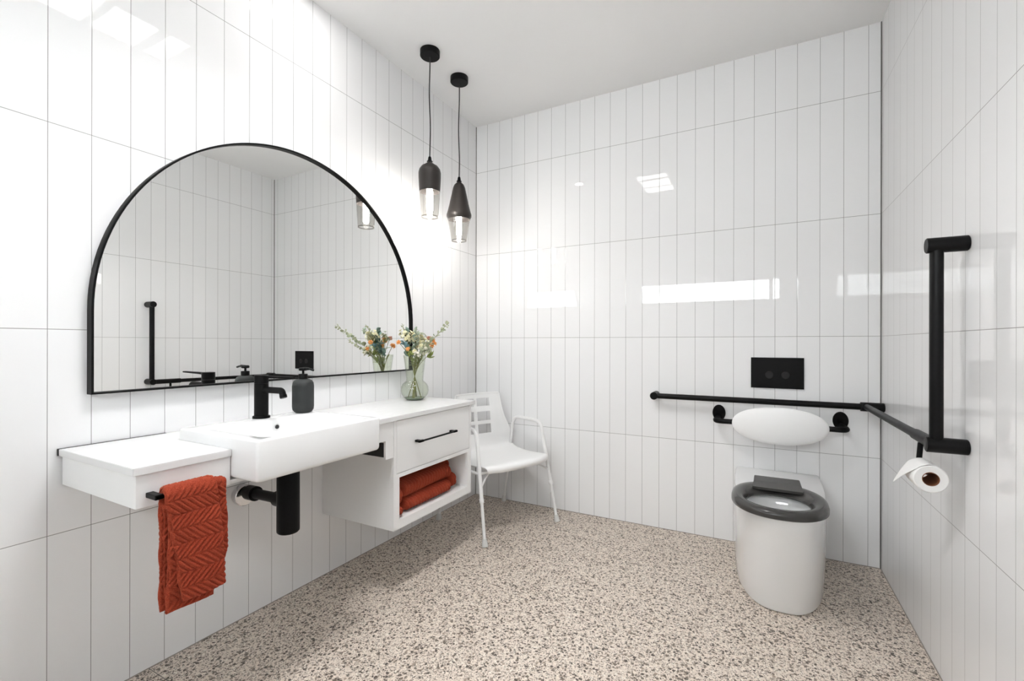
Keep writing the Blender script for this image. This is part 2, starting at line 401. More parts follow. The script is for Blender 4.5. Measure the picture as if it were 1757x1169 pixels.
# ------------------------------------------------------------------ vanity
VX = .450                      # worktop front
BX0, BX1, BY0, BY1, BZ0, BZ1 = .158, .568, -2.036, -1.556, .702, .823    # basin
t = thing('worktop', 'long white vanity worktop with a notch for the basin', 'worktop', (.22, -1.5, .768))
pg = [(.010, -2.280), (VX, -2.280), (VX, BY0 - .0015), (BX0 - .0015, BY0 - .0015), (BX0 - .0015, BY1 + .0015), (VX, BY1 + .0015), (VX, -.712), (.002, -.712), (.002, -2.0), (.010, -2.0)]
bm = bmesh.new(); a = [bm.verts.new((x, y, .768)) for x, y in pg]; b = [bm.verts.new((x, y, .788)) for x, y in pg]
bm.faces.new(a[::-1]); bm.faces.new(b)
for k in range(len(pg)): bm.faces.new((a[k], a[(k + 1) % len(pg)], b[(k + 1) % len(pg)], b[k]))
bmesh.ops.bevel(bm, geom=[e for e in bm.edges], offset=.0012, segments=2, affect='EDGES')
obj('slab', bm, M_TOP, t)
obj('wall_packer', B(.0005, .0095, -2.281, -2.001, .7685, .7885), M_DARKGAP, t)

t = thing('vanity_side_box', 'shallow white wall box left of the basin with towel bar', 'cabinet', (.22, -2.14, .683))
bm = bmesh.new(); box(bm, .010, .444, -2.272, BY0 - .002, .683, .7675, .001); box(bm, .15, .442, BY0 - .004, -1.985, .684, .6965, .001)
obj('body', bm, M_LAM, t)
obj('wall_packer', B(.0005, .0095, -2.268, -2.045, .685, .767), M_DARKGAP, t)
# towel bar
bm = bmesh.new(); bx, bz = .487, .7135
box(bm, bx - .0055, bx + .0055, -2.250, -2.108, bz - .0055, bz + .0055, .002)
for y in (-2.242, -2.116):
    box(bm, .4435, bx + .0055, y - .009, y + .009, bz - .0065, bz + .0065, .002)
obj('towel_bar', bm, M_BLACK, t)

t = thing('vanity_drawer_cabinet', 'white wall hung cabinet with drawer above an open towel shelf', 'cabinet', (.22, -1.043, .295))
CX = .442; cy0, cy1 = -1.345, -.742
bm = bmesh.new()
box(bm, .001, CX, cy0, -1.3275, .295, .7675); box(bm, .001, CX, -.7595, cy1, .295, .7675)
box(bm, .012, CX, -1.3275, -1.309, .295, .5355); box(bm, .012, CX, -.778, -.7595, .295, .5355)
box(bm, .012, CX, -1.309, -.778, .295, .333); box(bm, .012, CX, -1.309, -.778, .5175, .5355)
box(bm, .001, .012, -1.3275, -.7595, .295, .7675); box(bm, .012, CX - .02, -1.3275, -.7595, .757, .7675)
obj('body', bm, M_LAM, t)
d = obj('drawer', B(.424, CX, -1.3255, -.7615, .5375, .7650, bev=.0008), M_LAM, t)
bm = bmesh.new(); hy0, hy1, hx, hz = -1.212, -.915, .470, .6575
box(bm, hx - .0045, hx + .0045, hy0, hy1, hz - .0035, hz + .0035, .0015)
for a, b in ((hy0, hy0 + .032), (hy1 - .032, hy1)):
    box(bm, CX, hx + .0045, a + .004, b - .010, hz - .0050, hz + .0050, .0015); box(bm, hx - .008, hx + .0045, a, b, hz - .0050, hz + .0050, .0015)
obj('handle', bm, M_BLACK, d)
obj('top_fascia', B(.424, CX - .001, BY1 + .003, cy0 - .001, .690, .7675, bev=.0006), M_LAM, t)
bm = bmesh.new()
box(bm, .02, CX - .001, -1.352, cy0 - .0005, .612, .690); box(bm, .02, CX - .012, -1.392, -1.352, .612, .620); box(bm, CX - .012, CX - .001, -1.392, -1.352, .612, .690)
box(bm, .02, CX - .012, -1.392, -1.352, .682, .690)
obj('support_channel', bm, M_LAM, t)
obj('channel_shade', B(.03, CX - .0125, -1.3915, -1.3525, .6205, .6815), M_DARKGAP, t)  # dark block in the open channel, inner shadow put in as colour

# basin
t = thing('basin', 'white rectangular semi recessed ceramic basin', 'basin', (.36, -1.796, BZ0))
bm = bmesh.new(); bw0, bw1, by0, by1 = .268, .550, -1.990, -1.602
loops = [rrect(BX0 + .012, BX1 - .010, BY0 + .012, BY1 - .010, .014, BZ0), rrect(BX0 + .004, BX1 - .004, BY0 + .004, BY1 - .004, .012, BZ0 + .002),
         rrect(BX0 + .001, BX1 - .001, BY0 + .001, BY1 - .001, .010, BZ0 + .007), rrect(BX0, BX1, BY0, BY1, .009, BZ0 + .014),
         rrect(BX0, BX1, BY0, BY1, .008, BZ1 - .005), rrect(BX0 + .0015, BX1 - .0015, BY0 + .0015, BY1 - .0015, .008, BZ1 - .0015), rrect(BX0 + .006, BX1 - .006, BY0 + .005, BY1 - .005, .008, BZ1),
         rrect(bw0 - .008, bw1 + .002, by0 - .006, by1 + .006, .045, BZ1), rrect(bw0, bw1, by0, by1, .042, BZ1 - .005),
         rrect(bw0 + .012, bw1 - .004, by0 + .006, by1 - .006, .045, BZ1 - .035), rrect(bw0 + .035, bw1 - .018, by0 + .025, by1 - .025, .05, BZ1 - .075),
         rrect(bw0 + .07, bw1 - .05, by0 + .07, by1 - .07, .04, BZ1 - .090), rrect(bw0 + .11, bw1 - .11, by0 + .16, by1 - .16, .02, BZ1 - .094)]
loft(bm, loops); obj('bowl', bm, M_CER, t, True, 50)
bm = bmesh.new(); oc = Vector((.278, -1.775, .797))
tube(bm, [oc + Vector((-.003, 0, .0)), oc + Vector((.0035, 0, .0008))], .0085, 24); ov = obj('overflow_ring', bm, M_CHROME, t, True, 40)
bm = bmesh.new(); tube(bm, [oc, oc + Vector((.0042, 0, .0010))], .0072, 24); obj('overflow_hole', bm, M_DARKGAP, ov)
bm = bmesh.new(); lathe(bm, [(0, .004), (.028, .003), (.031, 0), (.031, -.002), (0, -.002)], (.409, -1.796, BZ1 - .093), 32); obj('plug_waste', bm, M_CHROME, t, True, 40)

# basin trap
tx, ty = .345, -1.776
t = thing('bottle_trap', 'black bottle trap and waste pipe under the basin', 'pipe', (tx, ty, .44))
bm = bmesh.new(); lathe(bm, [(0, .432), (.034, .432), (.0375, .436), (.038, .442), (.0375, .640), (.034, .646), (0, .646)], (tx, ty, 0), 40); obj('trap_body', bm, M_BLACK, t, True, 40)
bm = bmesh.new(); lathe(bm, [(0, .64), (.030, .64), (.030, .672), (.034, .674), (.034, .700), (0, .700)], (tx, ty, 0), 32); obj('tail_piece', bm, M_BLACK, t, True, 40)
pz = .590; pw = Vector((.0, -1.742, .508)); pe = Vector((tx - .03, ty + .002, pz)) 
pz = .512
bm = bmesh.new(); cyl(bm, (.004, -1.733, pz), (tx, ty, pz + .030), .0185, 28, 0); obj('waste_pipe', bm, M_BLACK, t, True, 40)
d = (Vector((tx, ty, pz + .03)) - Vector((.004, -1.733, pz))).normalized(); p0 = Vector((.004, -1.733, pz))
bm = bmesh.new(); cyl(bm, p0 + d * .055, p0 + d * .115, .0275, 28, .002); obj('union_nut', bm, M_BLACK, t, True, 40)
bm = bmesh.new(); e = Vector((tx, ty, pz + .03)); cyl(bm, e - d * .075, e - d * .02, .0275, 28, .003); obj('union_nut', bm, M_BLACK, t, True, 40)
bm = bmesh.new(); cyl(bm, (.0006, -1.733, pz - .014), (.030, -1.733, pz - .014), .041, 36, .003); f_ = obj('wall_flange', bm, M_CHROME, t, True, 40); f_['label'] = 'polished chrome wall flange'

# mixer tap
fxx, fyy = .190, -1.775
t = thing('basin_mixer_tap', 'tall matte black lever mixer tap on the basin deck', 'tap', (fxx, fyy, BZ1))
bm = bmesh.new(); lathe(bm, [(0, 0), (.0295, 0), (.0300, .003), (.0290, .008), (.0240, .009), (0, .009)], (fxx, fyy, BZ1), 40); obj('base_ring', bm, M_BLACK, t, True, 40)
bm = bmesh.new(); lathe(bm, [(0, .008), (.0240, .008), (.0240, .128), (0, .128)], (fxx, fyy, BZ1), 40); obj('body', bm, M_BLACK, t, True, 40)
bm = bmesh.new(); lathe(bm, [(0, .129), (.0238, .129), (.0240, .131), (.0240, .157), (.0225, .1585), (0, .1585)], (fxx, fyy, BZ1), 40)
lv = obj('lever_cap', bm, M_BLACK, t, True, 40)
bm = bmesh.new(); z = BZ1 + .150
la = [[(fxx + .005, fyy - .0085, z - .004), (fxx + .005, fyy + .0085, z - .004), (fxx + .005, fyy + .0085, z + .0075), (fxx + .005, fyy - .0085, z + .0075)],
      [(fxx + .06, fyy - .0080, z - .001), (fxx + .06, fyy + .0080, z - .001), (fxx + .06, fyy + .0080, z + .0070), (fxx + .06, fyy - .0080, z + .0070)],
      [(fxx + .180, fyy - .0070, z + .002), (fxx + .180, fyy + .0070, z + .002), (fxx + .180, fyy + .0070, z + .0075), (fxx + .180, fyy - .0070, z + .0075)]]
loft(bm, [[Vector(p) for p in q] for q in la]); bmesh.ops.bevel(bm, geom=list(bm.edges), offset=.0012, segments=2, affect='EDGES'); obj('lever', bm, M_BLACK, lv)
bm = bmesh.new()
tube(bm, fillet([(fxx + .01, fyy, BZ1 + .105), (fxx + .118, fyy, BZ1 + .106), (fxx + .125, fyy, BZ1 + .086)], .016), .0115, 24); obj('spout', bm, M_BLACK, t, True, 50)
bm = bmesh.new(); cyl(bm, (fxx + .1235, fyy, BZ1 + .092), (fxx + .1275, fyy, BZ1 + .081), .0125, 24, .001); obj('aerator', bm, M_BLACK, t, True, 40)

# soap dispenser
sx, sy = .208, -1.611
t = thing('soap_dispenser', 'charcoal grey pump soap bottle on the basin deck', 'bottle', (sx, sy, BZ1))
bm = bmesh.new(); lathe(bm, [(0, 0), (.026, 0), (.033, .004), (.039, .013), (.0405, .024), (.0405, .106), (.0385, .119), (.033, .128), (.024, .133), (.0165, .1345), (0, .1345)], (sx, sy, BZ1), 48); obj('bottle', bm, M_SOAP, t, True, 60)
bm = bmesh.new(); lathe(bm, [(0, .134), (.0165, .134), (.0170, .136), (.0170, .152), (.0160, .154), (0, .154)], (sx, sy, BZ1), 32); obj('pump_collar', bm, M_BLACK, t, True, 40)
bm = bmesh.new(); lathe(bm, [(.0045, .153), (.0045, .168), (.0, .168)], (sx, sy, BZ1), 16); lathe(bm, [(0, .166), (.014, .167), (.0165, .170), (.0160, .176), (.013, .179), (0, .180)], (sx, sy, BZ1), 32)
tube(bm, fillet([(sx, sy, BZ1 + .1745), (sx + .035, sy, BZ1 + .1755), (sx + .060, sy, BZ1 + .170)], .012), [.006] * 4 + [.0042] * 5, 12)
obj('pump_head', bm, M_BLACK, t, True, 50)

# ------------------------------------------------------------------ hanging towel
def hand_towel():
    bm = bmesh.new(); cxb, czb = .487, .7135
    def drape(rad, zb, zf, xoff, yl, yr, th, seedph, nj):
        # arc-length path: back bottom -> over bar -> front bottom
        path = []
        nb = 130; nf = 130; na = 12
        for k in range(nb): path.append((cxb - rad - .004 * math.sin(2.2 * k / nb), zb + (czb - zb) * k / nb))
        for k in range(na + 1): a = PI - PI * k / na; path.append((cxb + rad * math.cos(a), czb + rad * .85 * math.sin(a)))
        for k in range(1, nf + 1):
            f = k / nf; path.append((cxb + rad + xoff * f + .004 * math.sin(3 * f), czb + (zf - czb) * f))
        s = [0]
        for a_, b_ in zip(path, path[1:]): s.append(s[-1] + math.hypot(b_[0] - a_[0], b_[1] - a_[1]))
        P = []; top = nb + na / 2
        for i, (x, z) in enumerate(path):
            f = (i - top) / (nf + na / 2)            # -1 .. 1
            l, r = yl(f), yr(f); row = []
            for j in range(nj):
                v = j / (nj - 1); y = l + (r - l) * v
                wob = .0035 * math.sin(v * 5 + seedph + 3 * f) * min(1, abs(f) * 2.2)
                dz = 0
                row.append(Vector((x + wob, y + .0022 * math.sin(f * 19 + seedph) * (1 if j in (0, nj - 1) else 0), z + dz)))
            P.append(row)
        shell(bm, P, th, lambda i, j: .0058 * chevron(P[i][j].y * 1.0, s[i] + .01, .038, .0155))
    lerp = lambda a, b, f: a + (b - a) * f
    # inner ply
    drape(.0095, .452, .417, .006, lambda f: lerp(-2.226, -2.232, max(0, f)), lambda f: (-2.082 - .042 * max(0, (f - .62) / .38)) if f > 0 else -2.090, .007, 1.0, 84)
    # outer ply
    drape(.0185, .412, .437, .010, lambda f: lerp(-2.238, -2.202, f) if f > 0 else -2.231, lambda f: (lerp(-2.112, -2.094, f) if f > 0 else lerp(-2.112, -2.116, -f)), .008, 2.3, 84)
    o = obj('hand_towel', bm, M_TOWEL, None, True)
    return tag(o, 'rust red chevron towel hanging from the black bar left of the basin', 'towel')
hand_towel()

# ------------------------------------------------------------------ folded towels on the shelf
def folded(x0, x1, y0, y1, z0, z1, label, lean=0.0, ribdir=1, amp=.0065):
    bm = bmesh.new(); n = 96; ny = max(16, int((y1 - y0) / .0016)); hx, hz = (x1 - x0) / 2, (z1 - z0) / 2
    cx, cz = (x0 + x1) / 2, (z0 + z1) / 2; loops = []
    for j in range(ny + 1):
        v = j / ny; e = min(v, 1 - v) * (y1 - y0)
        sc = min(1.0, math.sqrt(max(0.0, 1 - (1 - min(1, e / .016)) ** 2)) * .35 + .65)
        L = []
        for k in range(n):
            a = 2 * PI * k / n; ca, sa = math.cos(a), math.sin(a)
            # stadium cross-section
            px = math.copysign(abs(ca) ** .35, ca) * hx; pz = math.copysign(abs(sa) ** .8, sa) * hz
            d = Vector((ca * .9, 0, sa)).normalized()
            sag = .004 * math.sin(v * 4.1 + cz * 40)
            h = abs(math.sin(PI * ((y0 + v * (y1 - y0)) + ribdir * .45 * a * hz) / .021)) ** .7
            L.append(Vector((cx + (px + d.x * amp * h) * (sc if abs(px) > hx * .8 else 1), y0 + v * (y1 - y0), cz + (pz + d.z * amp * h) * sc + (sag if z0 > .34 else 0) + lean * (v - .5))))
        loops.append(L)
    loft(bm, loops)
    o = obj('folded_towel', bm, M_TOWEL, None, True, 70)
    return tag(o, label, 'towel', 'rust towels on the cabinet shelf')
folded(.13, .418, -1.236, -.888, .3395, .3965, 'wide folded rust towel at the bottom of the middle pile on the open shelf')
folded(.13, .405, -1.240, -.866, .402, .462, 'wide folded rust towel on top of the middle pile on the open shelf', ribdir=-1)
folded(.16, .425, -1.3065, -1.258, .3395, .3765, 'narrow towel bundle low against the left side of the open shelf')
folded(.16, .422, -1.3065, -1.260, .381, .462, 'narrow towel bundle standing on another at the left side of the open shelf', ribdir=-1)
folded(.12, .395, -.860, -.806, .3395, .412, 'narrow folded towel low at the right end of the open shelf')
# rolled towel
bm = bmesh.new(); pts = []; rr = []
P = []
nS = 150
for i in range(nS):
    a = i / (nS - 1) * PI * 5.0 + .4; r = .006 + .0265 * (i / (nS - 1))
    P.append([Vector((.345 - .20 * (j / 29), -.838 + r * math.cos(a), .4475 + r * math.sin(a))) for j in range(30)])
shell(bm, P, .0065, lambda i, j: .0010 * chevron(j * .007, i * .003))
tag(obj('rolled_towel', bm, M_TOWEL, None, True), 'small rolled rust towel lying on the right end of the shelf pile', 'towel', 'rust towels on the cabinet shelf')

# ------------------------------------------------------------------ vase and flowers
vx, vy, vz = .137, -.845, .788
t = thing('glass_vase', 'round bellied pale green glass vase with flared neck on the worktop', 'vase', (vx, vy, vz))
bm = bmesh.new()
prof = [(0, .0005), (.040, .0005), (.046, .003), (.060, .014), (.072, .032), (.0765, .052), (.074, .072), (.066, .088), (.054, .099), (.047, .106), (.0465, .115), (.049, .140), (.053, .180), (.058, .220), (.062, .246)]
inner = [(r - .0028 if r > .01 else 0, z + (.007 if i < 3 else 0)) for i, (r, z) in enumerate(prof)]
lathe(bm, prof + inner[::-1], (vx, vy, vz), 56); obj('vase_body', bm, M_VASE, t, True, 60)
bm = bmesh.new(); lathe(bm, [(0, .0008), (.040, .0008), (.047, .0045), (.058, .0135), (.052, .0125), (.042, .008), (0, .0075)], (vx, vy, vz), 48)
M_VB = mat('thick_green_glass_base', (0.22, 0.27, 0.20), 0.1); obj('vase_base', bm, M_VB, t, True, 60)

def leaf(bm, p, d, up, L, Wd, cup=.15, n=6):
    """pointed-oval cupped leaf starting at p along d"""
    d = d.normalized(); s = d.cross(up)
    if s.length < 1e-3: s = d.cross(Vector((1, 0, 0)))
    s.normalize(); nn = s.cross(d); rows = []
    for i in range(n + 1):
        f = i / n; w_ = Wd * math.sin(PI * min(1, f * .93 + .05)) ** .75
        c = p + d * L * f - nn * cup * L * f * f
        rows.append([bm.verts.new(c - s * w_ + nn * w_ * .35), bm.verts.new(c), bm.verts.new(c + s * w_ + nn * w_ * .35)])
    for a, b in zip(rows, rows[1:]):
        bm.faces.new((a[0], a[1], b[1], b[0])); bm.faces.new((a[1], a[2], b[2], b[1]))
    # thickness
def rnd_dir(): 
    while True:
        v = Vector((random.uniform(-1, 1), random.uniform(-1, 1), random.uniform(-1, 1)))
        if .1 < v.length < 1: return v.normalized()
def solid(o, th=.0006):
    m = o.modifiers.new('thick', 'SOLIDIFY'); m.thickness = th; m.offset = 0; return o
def stem_path(tip, foot_ang, bend=.0, n=14):
    foot_ang = round(foot_ang / 1.5708) * 1.5708 + .5 + random.uniform(-.22, .22)
    tip = Vector(tip); foot = Vector((vx + .036 * math.cos(foot_ang), vy + .036 * math.sin(foot_ang), vz + .012))
    neck = Vector((vx - .010 * math.cos(foot_ang), vy - .010 * math.sin(foot_ang), vz + .162))
    dirn = (tip - neck); out = []
    for k in range(n + 1):
        t_ = k / n
        if t_ < .4: f = t_ / .4; out.append(foot.lerp(neck, f))
        else:
            f = (t_ - .4) / .6; mid = neck + Vector((dirn.x * .25, dirn.y * .25, dirn.z * .55))
            out.append(neck * (1 - f) ** 2 + mid * 2 * f * (1 - f) + tip * f * f)
    return out
G = 'flowers and branches in the glass vase'
def branch(tip, fa, label, m, size, n, start=.55, name='eucalyptus_branch', round_=.5):
    t = thing(name, label, 'branch', (vx, vy, vz + .012), G)
    path = stem_path(tip, fa); bm = bmesh.new(); tube(bm, path, [.0022 - .0013 * k / 14 for k in range(15)], 8); obj('stem', bm, M_STEM, t, True)
    bm = bmesh.new()
    for k in range(n):
        f = start + (1 - start) * (k // 2 + .5 * (k % 2) * .4) / (n / 2); f = min(f, .995)
        i = int(f * 14); p = path[i].lerp(path[min(14, i + 1)], f * 14 - i); tdir = (path[min(14, i + 1)] - path[i - 1]).normalized()
        side = rnd_dir(); side = (side - tdir * side.dot(tdir)).normalized()
        L = size * random.uniform(.75, 1.1) * (1.15 - .45 * (f - start) / (1 - start))
        if p.x + side.x * L < .05: side.x = abs(side.x)
        leaf(bm, p, side * .8 + tdir * .5, rnd_dir(), L, L * round_, .1)
    solid(obj('leaves', bm, m, t, True)); return t
def flower(tip, fa, label, m, r, petals, name='flower_stem', leaves=3):
    t = thing(name, label, 'flower', (vx, vy, vz + .012), G)
    path = stem_path(tip, fa); bm = bmesh.new(); tube(bm, path, .0015, 8); obj('stem', bm, M_STEM, t, True)
    c = path[-1]; ax = (path[-1] - path[-3]).normalized()
    bm = bmesh.new()
    for k in range(petals):
        f = (k + .5) / petals; th = math.acos(1 - 1.35 * f); ph = k * 2.399963
        a = ax.orthogonal().normalized(); b = ax.cross(a)
        d = (a * math.cos(ph) + b * math.sin(ph)) * math.sin(th) + ax * math.cos(th)
        leaf(bm, c, d, ax, r * random.uniform(.85, 1.05), r * .46, .30, 5)
    solid(obj('bloom', bm, m, t, True), .0008)
    bm = bmesh.new()
    for k in range(leaves):
        i = random.choice((8, 9, 10, 11, 12)); d = rnd_dir(); d.z = abs(d.z) * .6
        if path[i].x < .09: d.x = abs(d.x)
        leaf(bm, path[i], d, Vector((0, 0, 1)), .035, .006, .1)
    if leaves: solid(obj('leaves', bm, M_LEAFG, t, True))
    return t
def spray(tip, fa, label, m, r, count, spread):
    """many small blossoms on one stem"""
    t = thing('blossom_spray', label, 'flower', (vx, vy, vz + .012), G)
    path = stem_path(tip, fa); bs = bmesh.new(); tube(bs, path, .0015, 8); bm = bmesh.new()
    for k in range(count):
        o_ = rnd_dir() * spread * random.uniform(.3, 1); p = path[-1] + o_
        if p.x < .05: p.x = .05 + random.uniform(0, .01)
        tube(bs, [path[-3], (path[-3] + p) / 2 + Vector((0, 0, .002)), p], .0006, 5)
        ax = (o_ + Vector((0, 0, .02))).normalized(); a = ax.orthogonal().normalized(); b = ax.cross(a)
        for q in range(6):
            ph = q * PI / 3; leaf(bm, p, a * math.cos(ph) + b * math.sin(ph) + ax * .45, ax, r, r * .4, .1, 3)
    obj('stem', bs, M_STEM, t, True); solid(obj('blossoms', bm, m, t, True)); return t
branch((.432, -.932, 1.205), 3.6, 'long pale eucalyptus branch leaning far right from the vase', M_LEAFP, .026, 30, .62)
branch((.300, -.955, 1.120), 2.6, 'shorter pale eucalyptus twig under the long right branch', M_LEAFP, .021, 16, .7)
branch((.150, -.965, 1.205), .6, 'pale leafy sprig rising highest at the left of the bouquet', M_LEAFP, .020, 18, .62)
branch((.125, -.905, 1.180), .2, 'dusky blue green eucalyptus branch at the wall side of the bouquet', M_LEAFE, .036, 22, .6, round_=.55)
branch((.215, -.925, 1.185), 5.4, 'broad leafed grey green eucalyptus branch rising behind the cream flowers', M_LEAFM, .024, 22, .62, round_=.6)
branch((.130, -.950, 1.115), 1.2, 'teal leafed twig low at the left of the bouquet', M_LEAFT, .024, 7, .85, round_=.6)
branch((.270, -.860, 1.050), 3.2, 'green leaf sprig drooping right just above the vase rim', M_LEAFG, .036, 5, .85, 'leaf_sprig', .28)
flower((.195, -.768, 1.118), 3.9, 'orange flower highest at the right of the bouquet', M_ORANGE, .021, 20)
flower((.205, -.785, 1.088), 4.2, 'orange flower just below the highest orange one', M_ORANGE, .019, 18)
flower((.165, -.755, 1.128), 3.5, 'salmon pink bloom beside the highest orange flower', M_PINK, .017, 16)
flower((.120, -.955, 1.105), 1.0, 'orange flower at the left edge of the bouquet', M_ORANGE, .015, 18)
flower((.165, -.935, 1.070), .9, 'small peach flower low at the left of the bouquet', M_ORANGE, .013, 14)
flower((.185, -.905, 1.058), 1.8, 'small cream bud over the front of the vase rim', M_CREAM, .013, 14)
flower((.110, -.790, 1.085), 5.0, 'orange flower on the wall side seen in the mirror', M_ORANGE, .020, 18)
flower((.215, -.770, 1.100), 3.7, 'small orange flower tucked under the two highest orange flowers', M_ORANGE, .016, 16)
spray((.165, -.870, 1.130), 2.1, 'cream blossom spray in the middle of the bouquet', M_CREAM, .0125, 36, .040)
spray((.190, -.850, 1.095), 2.9, 'second cream blossom spray in front of the bouquet middle', M_CREAM, .0125, 34, .038)
spray((.140, -.925, 1.145), 1.4, 'pale cream blossom spray at the upper left of the bouquet', M_CREAM, .0115, 30, .036)
spray((.235, -.865, 1.065), 3.4, 'white blossom spray above the right of the vase rim', M_WHITEP, .011, 16, .026)
spray((.200, -.905, 1.050), 2.4, 'white blossom spray hanging over the front of the vase', M_WHITEP, .009, 12, .022)
spray((.150, -.810, 1.140), 4.6, 'yellow green blossom spray behind the orange flowers', M_LEAFP, .010, 18, .030)
flower((.150, -.890, 1.045), 1.6, 'yellow green filler stem low in the bouquet centre', M_LEAFG, .020, 14, leaves=8)
flower((.185, -.830, 1.050), 4.0, 'yellow green filler stem low at the right of the bouquet', M_LEAFG, .020, 14, leaves=8)

# ------------------------------------------------------------------ shower chair  (local: x forward, y lateral)
ch = thing('shower_chair', 'white plastic shower chair with armrests in the corner', 'chair', (.3815, -.3625, 0), rot=math.atan2(-.367, .93), local=True)
prof = [(.232, .372, .222), (.240, .388, .232), (.228, .402, .240), (.19, .406, .246), (.10, .398, .252), (.0, .393, .256), (-.10, .398, .262), (-.155, .412, .268), (-.185, .440, .272), (-.200, .480, .266),
        (-.207, .520, .252), (-.212, .565, .232), (-.217, .600, .216), (-.221, .635, .203), (-.225, .672, .193), (-.229, .705, .187), (-.232, .735, .182), (-.234, .758, .178), (-.2335, .768, .174), (-.229, .7705, .168)]
def cr_(p0, p1, p2, p3, t): return tuple(.5 * ((2 * b) + (-a + c) * t + (2 * a - 5 * b + 4 * c - d) * t * t + (-a + 3 * b - 3 * c + d) * t ** 3) for a, b, c, d in zip(p0, p1, p2, p3))
fine = []
for i in range(len(prof) - 1):
    q = [prof[max(0, i - 1)], prof[i], prof[i + 1], prof[min(len(prof) - 1, i + 2)]]
    for k in range(3): fine.append(cr_(*q, k / 3))
fine.append(prof[-1])
us = [-1, -.96, -.88, -.76, -.66, -.60, -.42, -.24, -.10, -.07, .07, .10, .24, .42, .60, .66, .76, .88, .96, 1]
bm = bmesh.new(); grid = []
for (f, z, hw) in fine:
    row = []
    sback = min(1, max(0, (z - .42) / .07)) if f < -.12 else 0
    for u in us:
        e = max(0, abs(u) - .8) / .2
        df = .030 * u * u * sback + (.012 * e * e) * sback
        dz = (.008 * u * u - .005 * e * e) * (1 - sback)
        # corners of the front edge are rounded
        rc = .026 * max(0, (f - .17) / .07) * max(0, abs(u) - .7) / .3 if f > .17 else 0
        yy = u * hw
        if abs(u) <= .6: ys = u / .6 * .110
        else: ys = math.copysign(.110 + (abs(u) - .6) / .4 * (hw - .110), u)
        yy += (ys - yy) * sback
        row.append(bm.verts.new((f + df - rc, yy, z + dz)))
    grid.append(row)
def in_slot(z, a, b):
    m_ = (a + b) / 2
    if not (.07 <= abs(m_) <= .60): return False
    return any(lo < z < hi for lo, hi in ((.500, .560), (.590, .650), (.682, .735)))
for i in range(len(fine) - 1):
    zc = (fine[i][1] + fine[i + 1][1]) / 2
    for j in range(len(us) - 1):
        if fine[i][0] < -.15 and in_slot(zc, us[j], us[j + 1]): continue
        bm.faces.new((grid[i][j], grid[i][j + 1], grid[i + 1][j + 1], grid[i + 1][j]))
for v in [v for v in bm.verts if not v.link_faces]: bm.verts.remove(v)
o = obj('seat_shell', bm, M_CHAIR, ch, True, 60); solid(o, .0075)
bv = o.modifiers.new('round', 'BEVEL'); bv.width = .0022; bv.segments = 2; bv.limit_method = 'ANGLE'; bv.angle_limit = math.radians(50)
for s in (1, -1):
    ff, fr = Vector((.254, .279 * s, 0)), Vector((-.246, .264 * s, 0))
    tf, tr = Vector((.140, .252 * s, .585)), Vector((-.133, .252 * s, .585))
    cf, crr = ff.lerp(tf, .235 / .585), fr.lerp(tr, .235 / .585)
    bm = bmesh.new(); tube(bm, fillet([cf, tf + (tf - ff) * .04, tr + (tr - fr) * .04, crr], .055, 8), .0108, 18); ar = obj('arm_frame', bm, M_TUBE, ch, True, 50)
    for foot, coll in ((ff, cf), (fr, crr)):
        d = (coll - foot).normalized()
        bm = bmesh.new(); tube(bm, [foot + d * .012, coll + d * .01], .0090, 16); lg = obj('leg', bm, M_TUBE, ch, True, 50)
        bm = bmesh.new(); cyl(bm, coll - d * .012, coll + d * .012, .0132, 20, .002); obj('collar', bm, M_TUBE, lg, True, 50)
        bm = bmesh.new(); tube(bm, [Vector((foot.x, foot.y, .001)), foot + d * .010, foot + d * .035, foot + d * .042], [.0175, .0168, .0125, .0105], 20); obj('rubber_foot', bm, M_RUBBER, lg, True, 50)
def lat(x, z): return .279 + (.252 - .279) * z / .585
for x in (.165, -.155):
    bm = bmesh.new(); tube(bm, [(x, -lat(x, .372), .372), (x, lat(x, .372), .372)], .0095, 14); obj('cross_bar', bm, M_TUBE, ch, True, 50)
for s in (1, -1):
    bm = bmesh.new(); tube(bm, [(.200, .264 * s, .310), (.150, .170 * s, .372)], .006, 10)
    tube(bm, [(.185, .262 * s, .372), (-.180, .260 * s, .372)], .0085, 12); obj('side_brace', bm, M_TUBE, ch, True, 50)

# ------------------------------------------------------------------ toilet
TX = 1.898
t = thing('toilet', 'white back to wall toilet pan with grey seat ring', 'toilet', (TX, -.3, 0))
def pan_loop(z, a, L, cx=TX, n=2.6, N=64, inset=0.0, yb=-.002):
    pts = []
    for k in range(N + 1):
        ang = PI * k / N; c_, s_ = math.cos(ang), math.sin(ang)
        pts.append(Vector((cx + (a - inset) * math.copysign(abs(c_) ** (2 / n), c_), yb - (L - inset + yb) * abs(s_) ** (2 / n), z)))
    return pts
bm = bmesh.new()
lv_ = [(0.0, .186, .655), (.004, .1925, .664), (.012, .194, .668), (.10, .196, .690), (.20, .1975, .722), (.30, .198, .748), (.37, .1965, .772), (.405, .1945, .780), (.418, .190, .778), (.422, .183, .771)]
loops = [pan_loop(z, a, L) for z, a, L in lv_]
